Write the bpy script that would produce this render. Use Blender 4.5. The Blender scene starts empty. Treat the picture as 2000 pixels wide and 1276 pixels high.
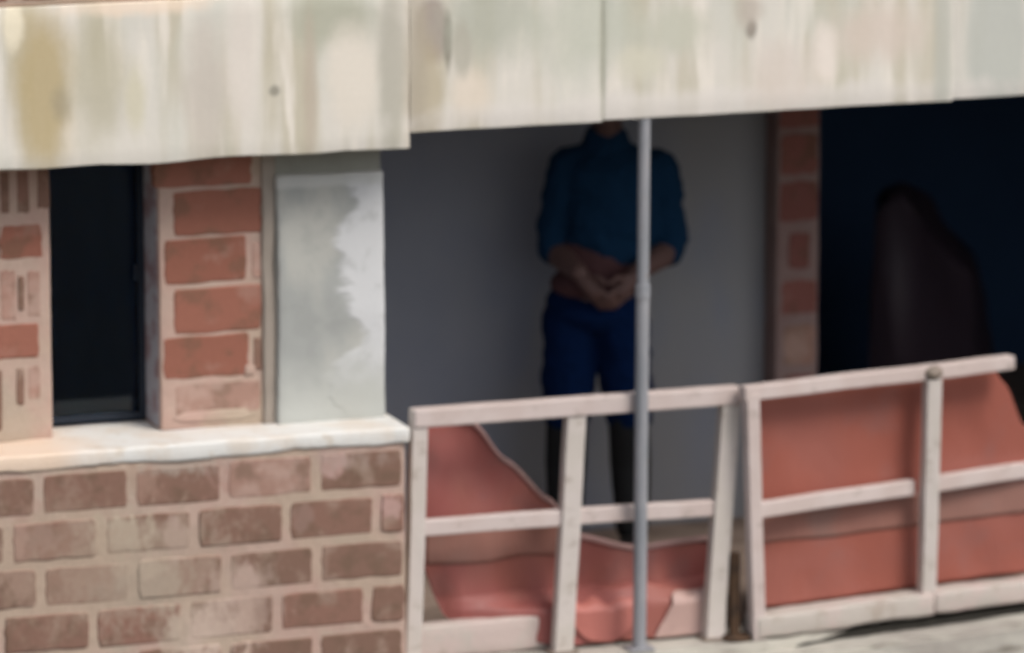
import bpy, bmesh, math, random
from mathutils import Vector, Matrix, noise
R = math.radians
rnd = random.Random(7)
scene = bpy.context.scene
C = scene.collection

# ------------------------------------------------------------------ camera
YAW, PITCH, DIST, FPX = R(20), R(11), 17.0, 640 * 17.0          # pixel focal length for a 2000 px wide picture
fwd = Vector((math.sin(YAW) * math.cos(PITCH), math.cos(YAW) * math.cos(PITCH), -math.sin(PITCH)))
rgt = Vector((math.cos(YAW), -math.sin(YAW), 0)); upv = rgt.cross(fwd)
CAM = Vector((0, 0, 0.92)) - DIST * fwd
cam_d = bpy.data.cameras.new('camera'); cam = bpy.data.objects.new('camera', cam_d); C.objects.link(cam)
cam.matrix_world = Matrix.Translation(CAM) @ Matrix((rgt, upv, -fwd)).transposed().to_4x4()
cam_d.sensor_width = 36; cam_d.lens = 36 * FPX / 2000; cam_d.clip_start = 0.5; cam_d.clip_end = 2000
cam_d.dof.use_dof = True; cam_d.dof.focus_distance = 14.4; cam_d.dof.aperture_fstop = 2.05
scene.camera = cam

def at(px, py, y=0.0):            # photo pixel -> point on the vertical plane y
    d = fwd * FPX + rgt * (px - 1000) + upv * (638 - py)
    return CAM + d * ((y - CAM.y) / d.y)
def at_z(px, py, z):              # photo pixel -> point on the level plane z
    d = fwd * FPX + rgt * (px - 1000) + upv * (638 - py)
    return CAM + d * ((z - CAM.z) / d.z)

# ------------------------------------------------------------------ light
SUN_AZ, SUN_EL = R(30), R(52)     # azimuth to the right of the facade's normal
to_sun = Vector((math.sin(SUN_AZ) * math.cos(SUN_EL), -math.cos(SUN_AZ) * math.cos(SUN_EL), math.sin(SUN_EL)))
w = bpy.data.worlds.new('World'); scene.world = w; w.use_nodes = True
nt = w.node_tree; nt.nodes.clear()
sky = nt.nodes.new('ShaderNodeTexSky'); sky.sky_type = 'NISHITA'; sky.sun_disc = False
sky.sun_elevation = SUN_EL; sky.sun_rotation = math.pi - SUN_AZ
sky.air_density = 1.0; sky.dust_density = 4.0; sky.ozone_density = 1.0
hs = nt.nodes.new('ShaderNodeHueSaturation'); hs.inputs['Saturation'].default_value = 0.5
bg = nt.nodes.new('ShaderNodeBackground'); bg.inputs['Strength'].default_value = 0.13
out = nt.nodes.new('ShaderNodeOutputWorld')
nt.links.new(sky.outputs[0], hs.inputs['Color']); nt.links.new(hs.outputs[0], bg.inputs[0]); nt.links.new(bg.outputs[0], out.inputs[0])
sd = bpy.data.lights.new('sun', 'SUN'); sd.energy = 1.5; sd.angle = R(22); sd.color = (1.0, 0.95, 0.89)
so = bpy.data.objects.new('sun', sd); C.objects.link(so); so.rotation_euler = to_sun.to_track_quat('Z', 'Y').to_euler(); so.location = to_sun * 30
vs = scene.view_settings; vs.view_transform = 'Standard'; vs.look = 'None'; vs.gamma = 1; vs.use_curve_mapping = False
vs.exposure = 0.27

# ------------------------------------------------------------------ materials
def lin(c): return tuple((v / 255 / 12.92 if v / 255 <= .04045 else ((v / 255 + .055) / 1.055) ** 2.4) for v in c) + (1.0,)
class NM:
    """a procedural material: layers of colour mixed by noise masks, a bump and a roughness"""
    def __init__(s, name, base, rough=0.85, spec=0.3):
        s.m = bpy.data.materials.new(name); s.m.use_nodes = True; s.t = s.m.node_tree; s.n = s.t.nodes; s.l = s.t.links
        s.b = s.n['Principled BSDF']; s.b.inputs['Roughness'].default_value = rough
        s.b.inputs['Specular IOR Level'].default_value = spec
        g = s.n.new('ShaderNodeNewGeometry'); s.pos = g.outputs['Position']
        rgb = s.n.new('ShaderNodeRGB'); rgb.outputs[0].default_value = lin(base); s.c = rgb.outputs[0]; s.h = None
    def mp(s, scale=(1, 1, 1), loc=(0, 0, 0)):
        m = s.n.new('ShaderNodeMapping'); m.inputs['Scale'].default_value = scale; m.inputs['Location'].default_value = loc
        s.l.new(s.pos, m.inputs['Vector']); return m.outputs[0]
    def noise(s, scale, detail=4, rough=.6, stretch=(1, 1, 1), loc=(0, 0, 0), dist=0):
        n = s.n.new('ShaderNodeTexNoise'); n.inputs['Scale'].default_value = scale; n.inputs['Detail'].default_value = detail
        n.inputs['Roughness'].default_value = rough; n.inputs['Distortion'].default_value = dist
        s.l.new(s.mp(stretch, loc), n.inputs['Vector']); return n.outputs['Fac']
    def math(s, op, a, b=0.0, c=None):
        m = s.n.new('ShaderNodeMath'); m.operation = op
        for i, v in enumerate((a, b) if c is None else (a, b, c)):
            if isinstance(v, (int, float)): m.inputs[i].default_value = v
            else: s.l.new(v, m.inputs[i])
        return m.outputs[0]
    def ramp(s, v, lo, hi, a=0.0, b=1.0):
        m = s.n.new('ShaderNodeMapRange'); m.interpolation_type = 'SMOOTHSTEP'
        for k, x in zip(('From Min', 'From Max', 'To Min', 'To Max'), (lo, hi, a, b)): m.inputs[k].default_value = x
        s.l.new(v, m.inputs['Value']); return m.outputs[0]
    def mix(s, fac, col, mode='MIX'):
        m = s.n.new('ShaderNodeMix'); m.data_type = 'RGBA'; m.blend_type = mode
        s.l.new(fac, m.inputs[0]) if not isinstance(fac, (int, float)) else setattr(m.inputs[0], 'default_value', fac)
        s.l.new(s.c, m.inputs[6])
        if isinstance(col, tuple): m.inputs[7].default_value = lin(col)
        else: s.l.new(col, m.inputs[7])
        s.c = m.outputs[2]; return s
    def blob(s, px, pz, rx, rz, col, amt, soft=.5, wob=.5, nscale=14, seed=0):
        """a stain with an uneven outline round the world point (px, pz) of a facade"""
        sep = s.n.new('ShaderNodeSeparateXYZ'); s.l.new(s.pos, sep.inputs[0])
        dx = s.math('DIVIDE', s.math('SUBTRACT', sep.outputs[0], px), rx); dz = s.math('DIVIDE', s.math('SUBTRACT', sep.outputs[2], pz), rz)
        d = s.math('SQRT', s.math('ADD', s.math('MULTIPLY', dx, dx), s.math('MULTIPLY', dz, dz)))
        nz = s.noise(nscale, 4, .6, (1, 1, .6), (seed * 3.1, seed, seed * 1.7))
        d = s.math('ADD', d, s.math('MULTIPLY', s.math('SUBTRACT', nz, .5), 2 * wob))
        return s.mix(s.math('MULTIPLY', s.ramp(d, 1 + soft, 1 - soft), amt), col)
    def random(s):
        o = s.n.new('ShaderNodeObjectInfo'); return o.outputs['Random']
    def vary(s, amt=.25, v=None):
        """value change by object or by a mask"""
        h = s.n.new('ShaderNodeHueSaturation'); s.l.new(s.c, h.inputs['Color'])
        s.l.new(s.math('MULTIPLY_ADD', v or s.random(), 2 * amt, 1 - amt), h.inputs['Value']); s.c = h.outputs[0]; return s
    def bump(s, h, strength=.3, dist=.004):
        b = s.n.new('ShaderNodeBump'); b.inputs['Strength'].default_value = strength; b.inputs['Distance'].default_value = dist
        s.l.new(h, b.inputs['Height'])
        if s.h: s.l.new(s.h, b.inputs['Normal'])
        s.h = b.outputs[0]; return s
    def done(s):
        s.l.new(s.c, s.b.inputs['Base Color'])
        if s.h: s.l.new(s.h, s.b.inputs['Normal'])
        return s.m

FILM = [(232, 1050, 46, 36, (178, 164, 146), .95), (345, 1055, 20, 36, (180, 158, 146), .8), (300, 1142, 46, 38, (168, 154, 138), .9), (262, 1112, 40, 18, (182, 168, 150), .8), (405, 1232, 56, 46, (192, 172, 158), .97),
        (475, 1136, 22, 34, (184, 160, 148), .9), (345, 1250, 18, 34, (176, 160, 144), .7), (645, 905, 26, 20, (182, 152, 144), .9), (530, 925, 80, 34, (168, 132, 122), .6), (480, 936, 12, 12, (190, 152, 142), .9),
        (40, 1130, 24, 30, (164, 138, 124), .6), (35, 1050, 14, 36, (172, 142, 130), .7), (760, 992, 18, 16, (186, 154, 146), .8), (280, 925, 26, 40, (164, 134, 120), .6), (345, 905, 50, 16, (166, 152, 140), .8), (480, 1210, 14, 50, (182, 158, 144), .8),
        (80, 1050, 20, 22, (156, 130, 120), .5), (590, 1010, 16, 22, (150, 124, 114), .6), (250, 1150, 50, 30, (158, 146, 132), .5), (290, 1110, 130, 80, (168, 150, 134), .5), (110, 1100, 90, 90, (160, 138, 122), .4), (470, 1180, 60, 60, (176, 154, 142), .5), (560, 900, 120, 26, (166, 148, 138), .5)]
def film(m):
    for i, (px, py, rx, ry, c, amt) in enumerate(FILM):
        p = at(px, py, 0); m.blob(p.x, p.z, 1.3 * rx / 620, 1.25 * ry / 634, c, amt, .38, 1.5, 30, i + 30)
def mortar_mat(name, base, warm, grey):
    m = NM(name, base, .95, .1)
    m.mix(m.ramp(m.noise(4, 4), .4, .65), warm); m.mix(m.ramp(m.noise(3, 3, loc=(5, 0, 2)), .5, .68), grey)
    if name == 'pink_mortar': film(m)
    if name == 'pink_mortar': m.mix(m.math('MULTIPLY', m.ramp(m.noise(2.6, 3, .5, loc=(7, 0, 3)), .46, .6), .7), (178, 160, 142))
    m.vary(.1, m.noise(45, 5, .65)); m.bump(m.noise(120, 6, .7), .5, .004).bump(m.noise(22, 3), .5, .008)
    return m.done()
def brick_mat(name, c1, c2, smear, amt=.6, lo=.5):
    m = NM(name, c1, .9, .15)
    m.mix(m.random(), c2); m.vary(.16)
    m.mix(m.math('MULTIPLY', m.ramp(m.noise(11, 4, .55, loc=(3, 1, 7)), .48, .64), .45), (104, 88, 72))
    m.mix(m.math('MULTIPLY', m.ramp(m.noise(9, 5, .6), lo, lo + .16), amt), smear)
    if name == 'brown_brick': film(m)
    m.vary(.1, m.noise(60, 5, .7)); m.bump(m.noise(90, 6, .7), .5, .004)
    return m.done()
M = {}
M['mortar'] = mortar_mat('pink_mortar', (184, 161, 148), (184, 155, 143), (176, 161, 146))
M['mortar_dim'] = mortar_mat('dusty_brown_mortar', (152, 132, 128), (146, 122, 118), (150, 136, 132))
M['mortar_patch'] = mortar_mat('smeared_mortar', (194, 176, 158), (200, 174, 160), (176, 164, 144))
M['brick'] = brick_mat('brown_brick', (136, 108, 94), (130, 98, 86), (162, 140, 126), .65, .52)
M['brick_red'] = brick_mat('red_brick', (154, 102, 86), (146, 98, 84), (168, 138, 126), .4, .57)
M['brick_wash'] = brick_mat('mortar_washed_brick', (172, 138, 124), (160, 124, 112), (184, 158, 146), .6, .45)
M['brick_pillar'] = brick_mat('dusty_brick', (142, 94, 88), (138, 92, 84), (160, 128, 120), .3, .58)

m = NM('stained_concrete', (218, 213, 203), .9, .15)
m.mix(m.ramp(m.noise(5, 4, .5, (1.6, 1, .18)), .42, .64), (197, 190, 171)); m.mix(m.math('MULTIPLY', m.ramp(m.noise(9, 3, .5, (1.5, 1, .2), (4, 0, 1)), .5, .66), .9), (232, 225, 214))
m.mix(m.math('MULTIPLY', m.ramp(m.noise(3.2, 3, .5, (1, 1, .4), (9, 0, 0)), .5, .66), .6), (202, 203, 192))
P = at(85, 180); m.blob(P.x, P.z, .085, .24, (182, 164, 122), .85, .5, .35, 12, 1)
P = at(25, 50); m.blob(P.x, P.z, .03, .07, (240, 230, 205), .8, .5, .5, 20, 2)
P = at(120, 205); m.blob(P.x, P.z, .03, .05, (160, 150, 128), .6, .6, .5, 20, 3)
P = at(190, 150); m.blob(P.x, P.z, .08, .2, (184, 178, 154), .7, .6, .5, 10, 4)
P = at(270, 10); m.blob(P.x, P.z, .2, .03, (236, 214, 192), .7, .6, .8, 16, 5)
P = at(650, 40); m.blob(P.x, P.z, .13, .09, (176, 176, 158), .85, .5, .4, 12, 6)
P = at(690, 150); m.blob(P.x, P.z, .085, .15, (224, 216, 203), .95, .4, .3, 12, 7)
P = at(605, 170); m.blob(P.x, P.z, .02, .2, (186, 172, 156), .6, .6, .5, 12, 8)
P = at(536, 178); m.blob(P.x, P.z, .016, .016, (150, 146, 134), .9, .5, .3, 30, 9)
P = at(845, 60, -.012); m.blob(P.x, P.z, .055, .1, (166, 154, 144), .95, .25, .25, 14, 10)
P = at(877, 80, -.012); m.blob(P.x, P.z, .014, .085, (140, 135, 122), .9, .4, .25, 16, 11)
P = at(835, 180, -.012); m.blob(P.x, P.z, .05, .16, (184, 172, 146), .8, .5, .35, 12, 12)
P = at(925, 190, -.012); m.blob(P.x, P.z, .06, .08, (226, 214, 198), .85, .5, .4, 12, 13)
P = at(960, 40, -.012); m.blob(P.x, P.z, .14, .12, (180, 182, 168), .8, .5, .5, 12, 14)
P = at(1150, 60, -.012); m.blob(P.x, P.z, .2, .12, (190, 193, 178), .7, .6, .6, 10, 15)
P = at(1470, 58, -.012); m.blob(P.x, P.z, .018, .03, (146, 138, 128), .9, .5, .3, 24, 16)
P = at(1465, 20, -.012); m.blob(P.x, P.z, .04, .05, (186, 174, 162), .7, .6, .5, 18, 17)
P = at(1615, 110, -.012); m.blob(P.x, P.z, .04, .1, (232, 222, 212), .9, .5, .5, 14, 18)
P = at(1950, 80, -.012); m.blob(P.x, P.z, .11, .3, (188, 190, 182), .9, .3, .15, 8, 19)
P = at(768, 150); m.blob(P.x, P.z, .045, .3, (176, 172, 158), .75, .5, .5, 10, 20)
P = at(815, 130, -.012); m.blob(P.x, P.z, .035, .3, (182, 172, 154), .8, .6, .4, 12, 21)
P = at(905, 95, -.012); m.blob(P.x, P.z, .03, .08, (180, 176, 162), .8, .4, .4, 12, 22)
P = at(1400, 205, -.012); m.blob(P.x, P.z, .9, .045, (222, 216, 209), .7, .5, .9, 9, 23)
P = at(1250, 120, -.012); m.blob(P.x, P.z, .07, .05, (212, 208, 190), .8, .6, .9, 12, 24)
P = at(1330, 60, -.012); m.blob(P.x, P.z, .1, .07, (196, 196, 180), .8, .6, .9, 12, 25)
P = at(1720, 60, -.012); m.blob(P.x, P.z, .14, .08, (214, 200, 188), .8, .6, .7, 12, 26)
P = at(1530, 150, -.012); m.blob(P.x, P.z, .1, .1, (218, 206, 196), .7, .6, .8, 12, 27)
P = at(1845, 90, -.012); m.blob(P.x, P.z, .03, .3, (184, 184, 174), .8, .6, .4, 12, 28)
P = at(1180, 100, -.012); m.blob(P.x, P.z, .012, .2, (174, 174, 158), .8, .6, .4, 12, 29)
P = at(470, 120); m.blob(P.x, P.z, .05, .2, (222, 213, 203), .7, .6, .5, 12, 30)
P = at(400, 180); m.blob(P.x, P.z, .06, .2, (200, 191, 180), .8, .6, .5, 12, 31)
P = at(265, 190); m.blob(P.x, P.z, .03, .1, (208, 202, 178), .8, .6, .6, 12, 32)
m.vary(.06, m.noise(50, 5, .7)); m.bump(m.noise(70, 6, .7), .2, .003).bump(m.noise(9, 3), .2, .006)
M['concrete'] = m.done()

m = NM('sill_plaster', (218, 217, 213), .85, .2)
m.mix(m.ramp(m.noise(6, 4), .45, .65), (212, 204, 194)); m.mix(m.math('MULTIPLY', m.ramp(m.noise(14, 4), .55, .7), .6), (196, 184, 168))
P = at(40, 890); m.blob(P.x, P.z, .2, .2, (226, 200, 176), .8, .6, .4, 8, 3)
m.bump(m.noise(60, 5, .7), .5, .005); M['sill'] = m.done()

m = NM('column_plaster', (162, 164, 161), .9, .15)
sp = m.n.new('ShaderNodeSeparateXYZ'); m.l.new(m.pos, sp.inputs[0])
edge = m.math('ADD', sp.outputs[0], m.math('MULTIPLY', m.math('SUBTRACT', m.noise(7, 4, .55, (.3, .3, 1), (2, 0, .35)), .5), .42))
m.mix(m.ramp(m.noise(8, 4, .5, (1, 1, .4)), .45, .65), (178, 178, 172))
m.mix(m.ramp(edge, -.492, -.452), (203, 204, 205))
m.mix(m.math('MULTIPLY', m.ramp(m.noise(14, 5, .6, loc=(4, 1, 2)), .5, .64), .3), (148, 150, 147))
m.mix(m.math('MULTIPLY', m.ramp(m.math('ADD', sp.outputs[2], m.math('MULTIPLY', m.noise(12, 2), .02)), 1.36, 1.375), .7), (196, 197, 194))  # pale top band: light caught by the plaster's lip, painted in
m.mix(m.ramp(m.math('ADD', sp.outputs[2], m.math('MULTIPLY', m.noise(9, 2), .2)), .98, .78), (180, 182, 177))
m.bump(m.noise(60, 5, .65), .3, .004).bump(m.ramp(edge, -.485, -.455), .5, .004); M['column'] = m.done()
m = NM('bare_column_concrete', (150, 150, 142), .9, .1); m.vary(.15, m.noise(20, 5)); m.bump(m.noise(60, 5, .65), .4, .005); M['column_core'] = m.done()
m = NM('grey_tan_mortar', (156, 146, 136), .95, .1); m.vary(.15, m.noise(14, 5)); m.bump(m.noise(60, 5, .65), .4, .004); M['strip'] = m.done()
m = NM('jamb_render', (168, 168, 176), .9, .1); m.mix(m.ramp(m.noise(12, 4), .45, .62), (146, 126, 130)); m.bump(m.noise(60, 5), .4, .004); M['jamb'] = m.done()

m = NM('grey_plaster', (150, 155, 166), .9, .15)
m.mix(m.ramp(m.noise(2.2, 4, .5, (1, 1, .6)), .4, .65), (140, 147, 162)); m.mix(m.math('MULTIPLY', m.ramp(m.noise(1.6, 3, .5, (1, 1, .5), (3, 0, 0)), .5, .65), .8), (154, 155, 156))
m.bump(m.noise(50, 4), .2, .003); M['back'] = m.done()
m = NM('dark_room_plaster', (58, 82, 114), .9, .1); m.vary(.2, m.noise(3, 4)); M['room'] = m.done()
m = NM('pale_blue_room_paint', (150, 196, 232), .9, .1); m.vary(.15, m.noise(3, 4)); M['blue_room'] = m.done()
m = NM('dirty_floor_screed', (168, 148, 134), .9, .15); m.mix(m.ramp(m.noise(5, 5), .42, .62), (146, 128, 116)); m.bump(m.noise(60, 5), .3, .004); M['floor'] = m.done()
m = NM('slab_concrete', (186, 182, 172), .9, .15)
m.mix(m.ramp(m.noise(5, 5, .6, (.5, 1, 1.6)), .42, .62), (164, 158, 150)); m.mix(m.math('MULTIPLY', m.ramp(m.noise(7, 4, .6, (.35, 1, 2.5), (2, 2, 2)), .56, .68), .8), (118, 112, 102))
m.bump(m.noise(40, 5, .7), .5, .008); M['slab'] = m.done()
m = NM('kerb_cement', (190, 174, 168), .9, .15)
m.mix(m.ramp(m.noise(6, 4), .42, .62), (182, 174, 166)); m.mix(m.math('MULTIPLY', m.ramp(m.noise(9, 4, loc=(1, 4, 2)), .57, .7), .7), (164, 152, 140))
m.bump(m.noise(50, 5), .4, .006); M['kerb'] = m.done()

def rail_mat(name, base, warm, dirt):
    m = NM(name, base, .6, .35)
    m.mix(m.ramp(m.noise(5, 3), .42, .6), warm); m.mix(m.math('MULTIPLY', m.ramp(m.noise(16, 5, .65), .56, .68), .65), dirt)
    m.mix(m.math('MULTIPLY', m.ramp(m.noise(70, 4, .7), .66, .74), .6), (112, 84, 66))
    m.bump(m.noise(50, 4), .2, .002); return m.done()
M['rail'] = rail_mat('pale_pink_paint', (200, 186, 181), (194, 178, 172), (166, 152, 144))
M['post'] = rail_mat('weathered_post_paint', (200, 191, 185), (194, 186, 178), (164, 152, 142))
M['weld'] = rail_mat('weld_scab', (140, 126, 116), (126, 116, 104), (110, 92, 78))
m = NM('rust', (78, 60, 46), .9, .2); m.mix(m.ramp(m.noise(30, 5), .45, .6), (58, 46, 38)); m.bump(m.noise(80, 5), .5, .003); M['rust'] = m.done()
m = NM('dark_gap_strip', (48, 46, 42), .95, .1); m.vary(.25, m.noise(40, 5)); m.bump(m.noise(90, 4), .6, .004); M['gap_strip'] = m.done()
m = NM('galvanised_steel', (156, 156, 160), .6, .4); m.b.inputs['Metallic'].default_value = .15
m.mix(m.ramp(m.noise(8, 4, .6, (1, 1, .3)), .45, .65), (140, 143, 148)); m.mix(m.math('MULTIPLY', m.ramp(m.noise(30, 4), .6, .7), .5), (150, 130, 116)); M['pole'] = m.done()
def tarp_mat(name, base, b2, b3):
    m = NM(name, base, .55, .35)
    m.mix(m.ramp(m.noise(2.6, 3, .5), .42, .62), b2); m.mix(m.math('MULTIPLY', m.ramp(m.noise(5, 4, .55, loc=(2, 5, 3)), .52, .68), .7), b3)
    m.bump(m.noise(260, 2, .5), .15, .001); m.bump(m.noise(9, 4, .55, (1, 1, .45), dist=.8), .5, .012); return m.done()
M['tarp'] = tarp_mat('red_tarpaulin', (148, 86, 81), (150, 92, 82), (138, 90, 85))
M['tarp_o'] = tarp_mat('orange_red_tarpaulin', (150, 90, 79), (150, 86, 73), (142, 92, 84))
M['band'] = tarp_mat('dull_brown_band', (142, 104, 94), (146, 102, 91), (134, 104, 96))  # duller brown strip across both sheets, below the middle rail
M['hem'] = tarp_mat('lit_edge_hem', (166, 132, 128), (160, 130, 124), (144, 118, 112))
M['salmon'] = tarp_mat('lit_tarp_salmon', (178, 110, 101), (172, 106, 98), (162, 104, 97))
M['pale_cloth'] = tarp_mat('pale_pink_cloth', (188, 160, 152), (182, 152, 144), (170, 142, 135))
M['heap'] = tarp_mat('dull_plum_cover', (58, 48, 58), (54, 46, 58), (60, 48, 56))
def plain(name, c, rough=.7, spec=.3, bump=None):
    m = NM(name, c, rough, spec); m.vary(.12, m.noise(18, 4))
    if bump: m.bump(m.noise(bump, 3), .4, .004)
    return m.done()
M['skin'] = plain('skin', (106, 82, 78), .55); M['shirt'] = plain('navy_shirt_cloth', (25, 54, 82), .95, .05, 40)
M['vest'] = plain('faded_undershirt', (92, 66, 68), .9, .1, 40); M['shorts'] = plain('dark_blue_cloth', (11, 32, 68), .95, .05, 40)
M['leg'] = plain('black_legging', (40, 42, 44), .9, .1); M['shoe'] = plain('black_rubber', (36, 34, 34), .6)
M['hair'] = plain('black_hair', (28, 24, 22), .6); M['eye'] = plain('eye_white', (220, 216, 210), .3); M['iris'] = plain('brown_iris', (52, 34, 24), .3)
M['frame'] = plain('dark_steel_frame', (28, 36, 48), .5)
gm = bpy.data.materials.new('dark_window_glass'); gm.use_nodes = True; gb = gm.node_tree.nodes['Principled BSDF']
gb.inputs['Base Color'].default_value = (.42, .62, .74, 1); gb.inputs['Transmission Weight'].default_value = 1; gb.inputs['Roughness'].default_value = .02; gb.inputs['IOR'].default_value = 1.33
M['glass'] = gm
m = NM('dusty_street', (84, 82, 78), .95, .1); m.mix(m.ramp(m.noise(.4, 5), .4, .65), (74, 72, 70)); m.vary(.12, m.noise(6, 6)); M['street'] = m.done()

# ------------------------------------------------------------------ helpers
def link(o, parent=None, mat=None):
    C.objects.link(o)
    if parent: o.parent = parent
    if mat: o.data.materials.clear(); o.data.materials.append(M[mat])
    return o
def obj(name, bm, mat, parent=None, smooth=False):
    me = bpy.data.meshes.new(name)
    bmesh.ops.recalc_face_normals(bm, faces=bm.faces)
    bm.to_mesh(me); bm.free()
    if smooth: me.polygons.foreach_set('use_smooth', [True] * len(me.polygons))
    return link(bpy.data.objects.new(name, me), parent, mat)
def tag(o, label, cat, group=None, kind=None):
    o['label'] = label; o['category'] = cat
    if group: o['group'] = group
    o['kind'] = kind or 'thing'
    return o
def thing(name, label, cat, loc=(0, 0, 0), group=None):
    o = bpy.data.objects.new(name, None); C.objects.link(o); o.location = loc; o.empty_display_size = .1
    return tag(o, label, cat, group)
def kid(o, parent):               # parent while keeping world place (parents are unrotated empties)
    o.parent = parent; o.location = Vector(o.location) - parent.location; return o
def bx(bm, x0, x1, y0, y1, z0, z1, bev=0.0, seg=2):
    r = bmesh.ops.create_cube(bm, size=1, matrix=Matrix.Translation(((x0 + x1) / 2, (y0 + y1) / 2, (z0 + z1) / 2)) @ Matrix.Diagonal((x1 - x0, y1 - y0, z1 - z0, 1)))
    if bev:
        es = list({e for v in r['verts'] for e in v.link_edges})
        bmesh.ops.bevel(bm, geom=es, offset=bev, segments=seg, affect='EDGES', profile=.6)
    return bm
def box(name, mat, parent, x0, x1, y0, y1, z0, z1, bev=0.0):
    return obj(name, bx(bmesh.new(), x0, x1, y0, y1, z0, z1, bev), mat, parent)
def rough_box(name, mat, parent, x0, x1, y0, y1, z0, z1, step=.03, amp=.004, bev=.01, seed=0, fix=None):
    """a cast or rendered block: bevelled, subdivided, its surface and arrises uneven"""
    bm = bx(bmesh.new(), x0, x1, y0, y1, z0, z1, bev, 2)
    for ax in range(3):
        lo, hi = ((x0, x1), (y0, y1), (z0, z1))[ax]; n = int((hi - lo) / step)
        for i in range(1, min(n, 120)):
            co = [0, 0, 0]; co[ax] = lo + (hi - lo) * i / n; no = [0, 0, 0]; no[ax] = 1
            bmesh.ops.bisect_plane(bm, geom=bm.verts[:] + bm.edges[:] + bm.faces[:], plane_co=co, plane_no=no)
    for v in bm.verts:
        p = v.co * 6 + Vector((seed * 5.3, seed, 0)); q = v.co * 28 + Vector((seed, 3, 1))
        v.co += (noise.noise_vector(p) * 1.3 + noise.noise_vector(q) * .7) * amp
        if fix: fix(v)
    return obj(name, bm, mat, parent, True)
def bar(name, mat, parent, a, b, wd, th, out=None, bev=.004, wob=.0):
    """a rectangular bar from a to b; `out` is the direction of its thickness"""
    a, b = Vector(a), Vector(b); z = (b - a).normalized(); o_ = Vector(out or (0, -1, 0)); y = (o_ - z * o_.dot(z)).normalized(); x = y.cross(z)
    L = (b - a).length; bm = bx(bmesh.new(), -wd / 2, wd / 2, -th / 2, th / 2, 0, L, bev, 2)
    n = max(2, int(L / .06))
    for i in range(1, n): bmesh.ops.bisect_plane(bm, geom=bm.verts[:] + bm.edges[:] + bm.faces[:], plane_co=(0, 0, L * i / n), plane_no=(0, 0, 1))
    mt = Matrix((x, y, z)).transposed().to_4x4(); mt.translation = a
    bm.transform(mt)
    if wob:
        for v in bm.verts: v.co += noise.noise_vector(v.co * 4) * wob + noise.noise_vector(v.co * 17) * wob * .4
    return obj(name, bm, mat, parent)
def outline(wd, ht, jit, rr, n=4):
    """an uneven rounded rectangle, counter-clockwise, round the origin"""
    pts = []; hw, hh = wd / 2, ht / 2; q = rr
    cs = [(-hw, -hh), (hw, -hh), (hw, hh), (-hw, hh)]
    for i in range(4):
        a = Vector(cs[i]); b = Vector(cs[(i + 1) % 4]); d = (b - a).normalized(); L = (b - a).length
        for k in range(n + 1):
            t = q + (L - 2 * q) * k / n
            p = a + d * t + Vector((d.y, -d.x)) * (rr * .15 if k not in (0, n) else 0)
            pts.append(p + Vector((rnd.uniform(-jit, jit), rnd.uniform(-jit, jit))))
    return pts
def brick_mesh(wd, ht, jit=.0026, depth=.035, dome=.003):
    bm = bmesh.new(); o = outline(wd, ht, jit, .006, 5)
    rings = []
    for inset, y in ((0, depth), (0, .003), (.004, 0)):
        rings.append([bm.verts.new((p.x * (1 - 2 * inset / wd), y + rnd.uniform(-.0006, .0006), p.y * (1 - 2 * inset / ht))) for p in o])
    for a, b in zip(rings, rings[1:]):
        for i in range(len(o)): bm.faces.new((a[i], a[(i + 1) % len(o)], b[(i + 1) % len(o)], b[i]))
    bm.faces.new(rings[-1]); bm.faces.new(rings[0][::-1])
    bmesh.ops.recalc_face_normals(bm, faces=bm.faces)
    me = bpy.data.meshes.new('brick'); bm.to_mesh(me); bm.free(); return me
BW, BH = .258, .112
brick_set = {k: [brick_mesh(BW, BH) for _ in range(6)] for k in ('brick', 'brick_red', 'brick_wash', 'brick_pillar')}
half_set = {k: [brick_mesh(.1, BH, .0032) for _ in range(4)] for k in brick_set}
for d in (brick_set, half_set):
    for k, ms in d.items():
        for me in ms: me.materials.append(M[k])
def brick(parent, x, y, z, wd=BW, ht=BH, kind='brick', proud=.002):
    st = brick_set if wd > .17 else half_set; base = BW if wd > .17 else .1
    o = bpy.data.objects.new('brick', rnd.choice(st[kind])); C.objects.link(o); o.parent = parent
    o.location = Vector((x, y - proud - rnd.uniform(-.0015, .0025), z)) - parent.location
    o.scale = (wd / base, 1, ht / BH); o.rotation_euler = (0, R(rnd.uniform(-.5, .5)), 0)
    return o
def brick_px(parent, x0, y0, x1, y1, plane, kind='brick'):
    p = at((x0 + x1) / 2, (y0 + y1) / 2, plane)
    return brick(parent, p.x, plane, p.z, (x1 - x0) / 620, (y1 - y0) / 634, kind)
def smear(parent, x, z, wd, ht, y=0.0, mat='mortar_patch', th=.009, seed=0):
    """a trowelled dab of mortar lying over the bricks"""
    bm = bmesh.new(); n = 22; rings = []
    r2 = random.Random(seed)
    ph = [r2.uniform(.78, 1.18) for _ in range(n)]
    for f, d in ((1.0, 0), (.93, .6), (.75, .95), (.4, 1.0)):
        ring = []
        for i in range(n):
            a = 2 * math.pi * i / n; c, s = math.cos(a), math.sin(a); k = (abs(c) ** 4 + abs(s) ** 4) ** -.25
            ring.append(bm.verts.new((x + c * k * wd / 2 * f * ph[i], y - .0005 - th * d + .002 * noise.noise(Vector((c * 3, s * 3, seed))), z + s * k * ht / 2 * f * ph[(i + 5) % n])))
        rings.append(ring)
    for a, b in zip(rings, rings[1:]):
        for i in range(n): bm.faces.new((a[i], a[(i + 1) % n], b[(i + 1) % n], b[i]))
    bm.faces.new(rings[-1])
    o = obj('mortar_patch', bm, mat, None, True); return kid(o, parent)
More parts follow.
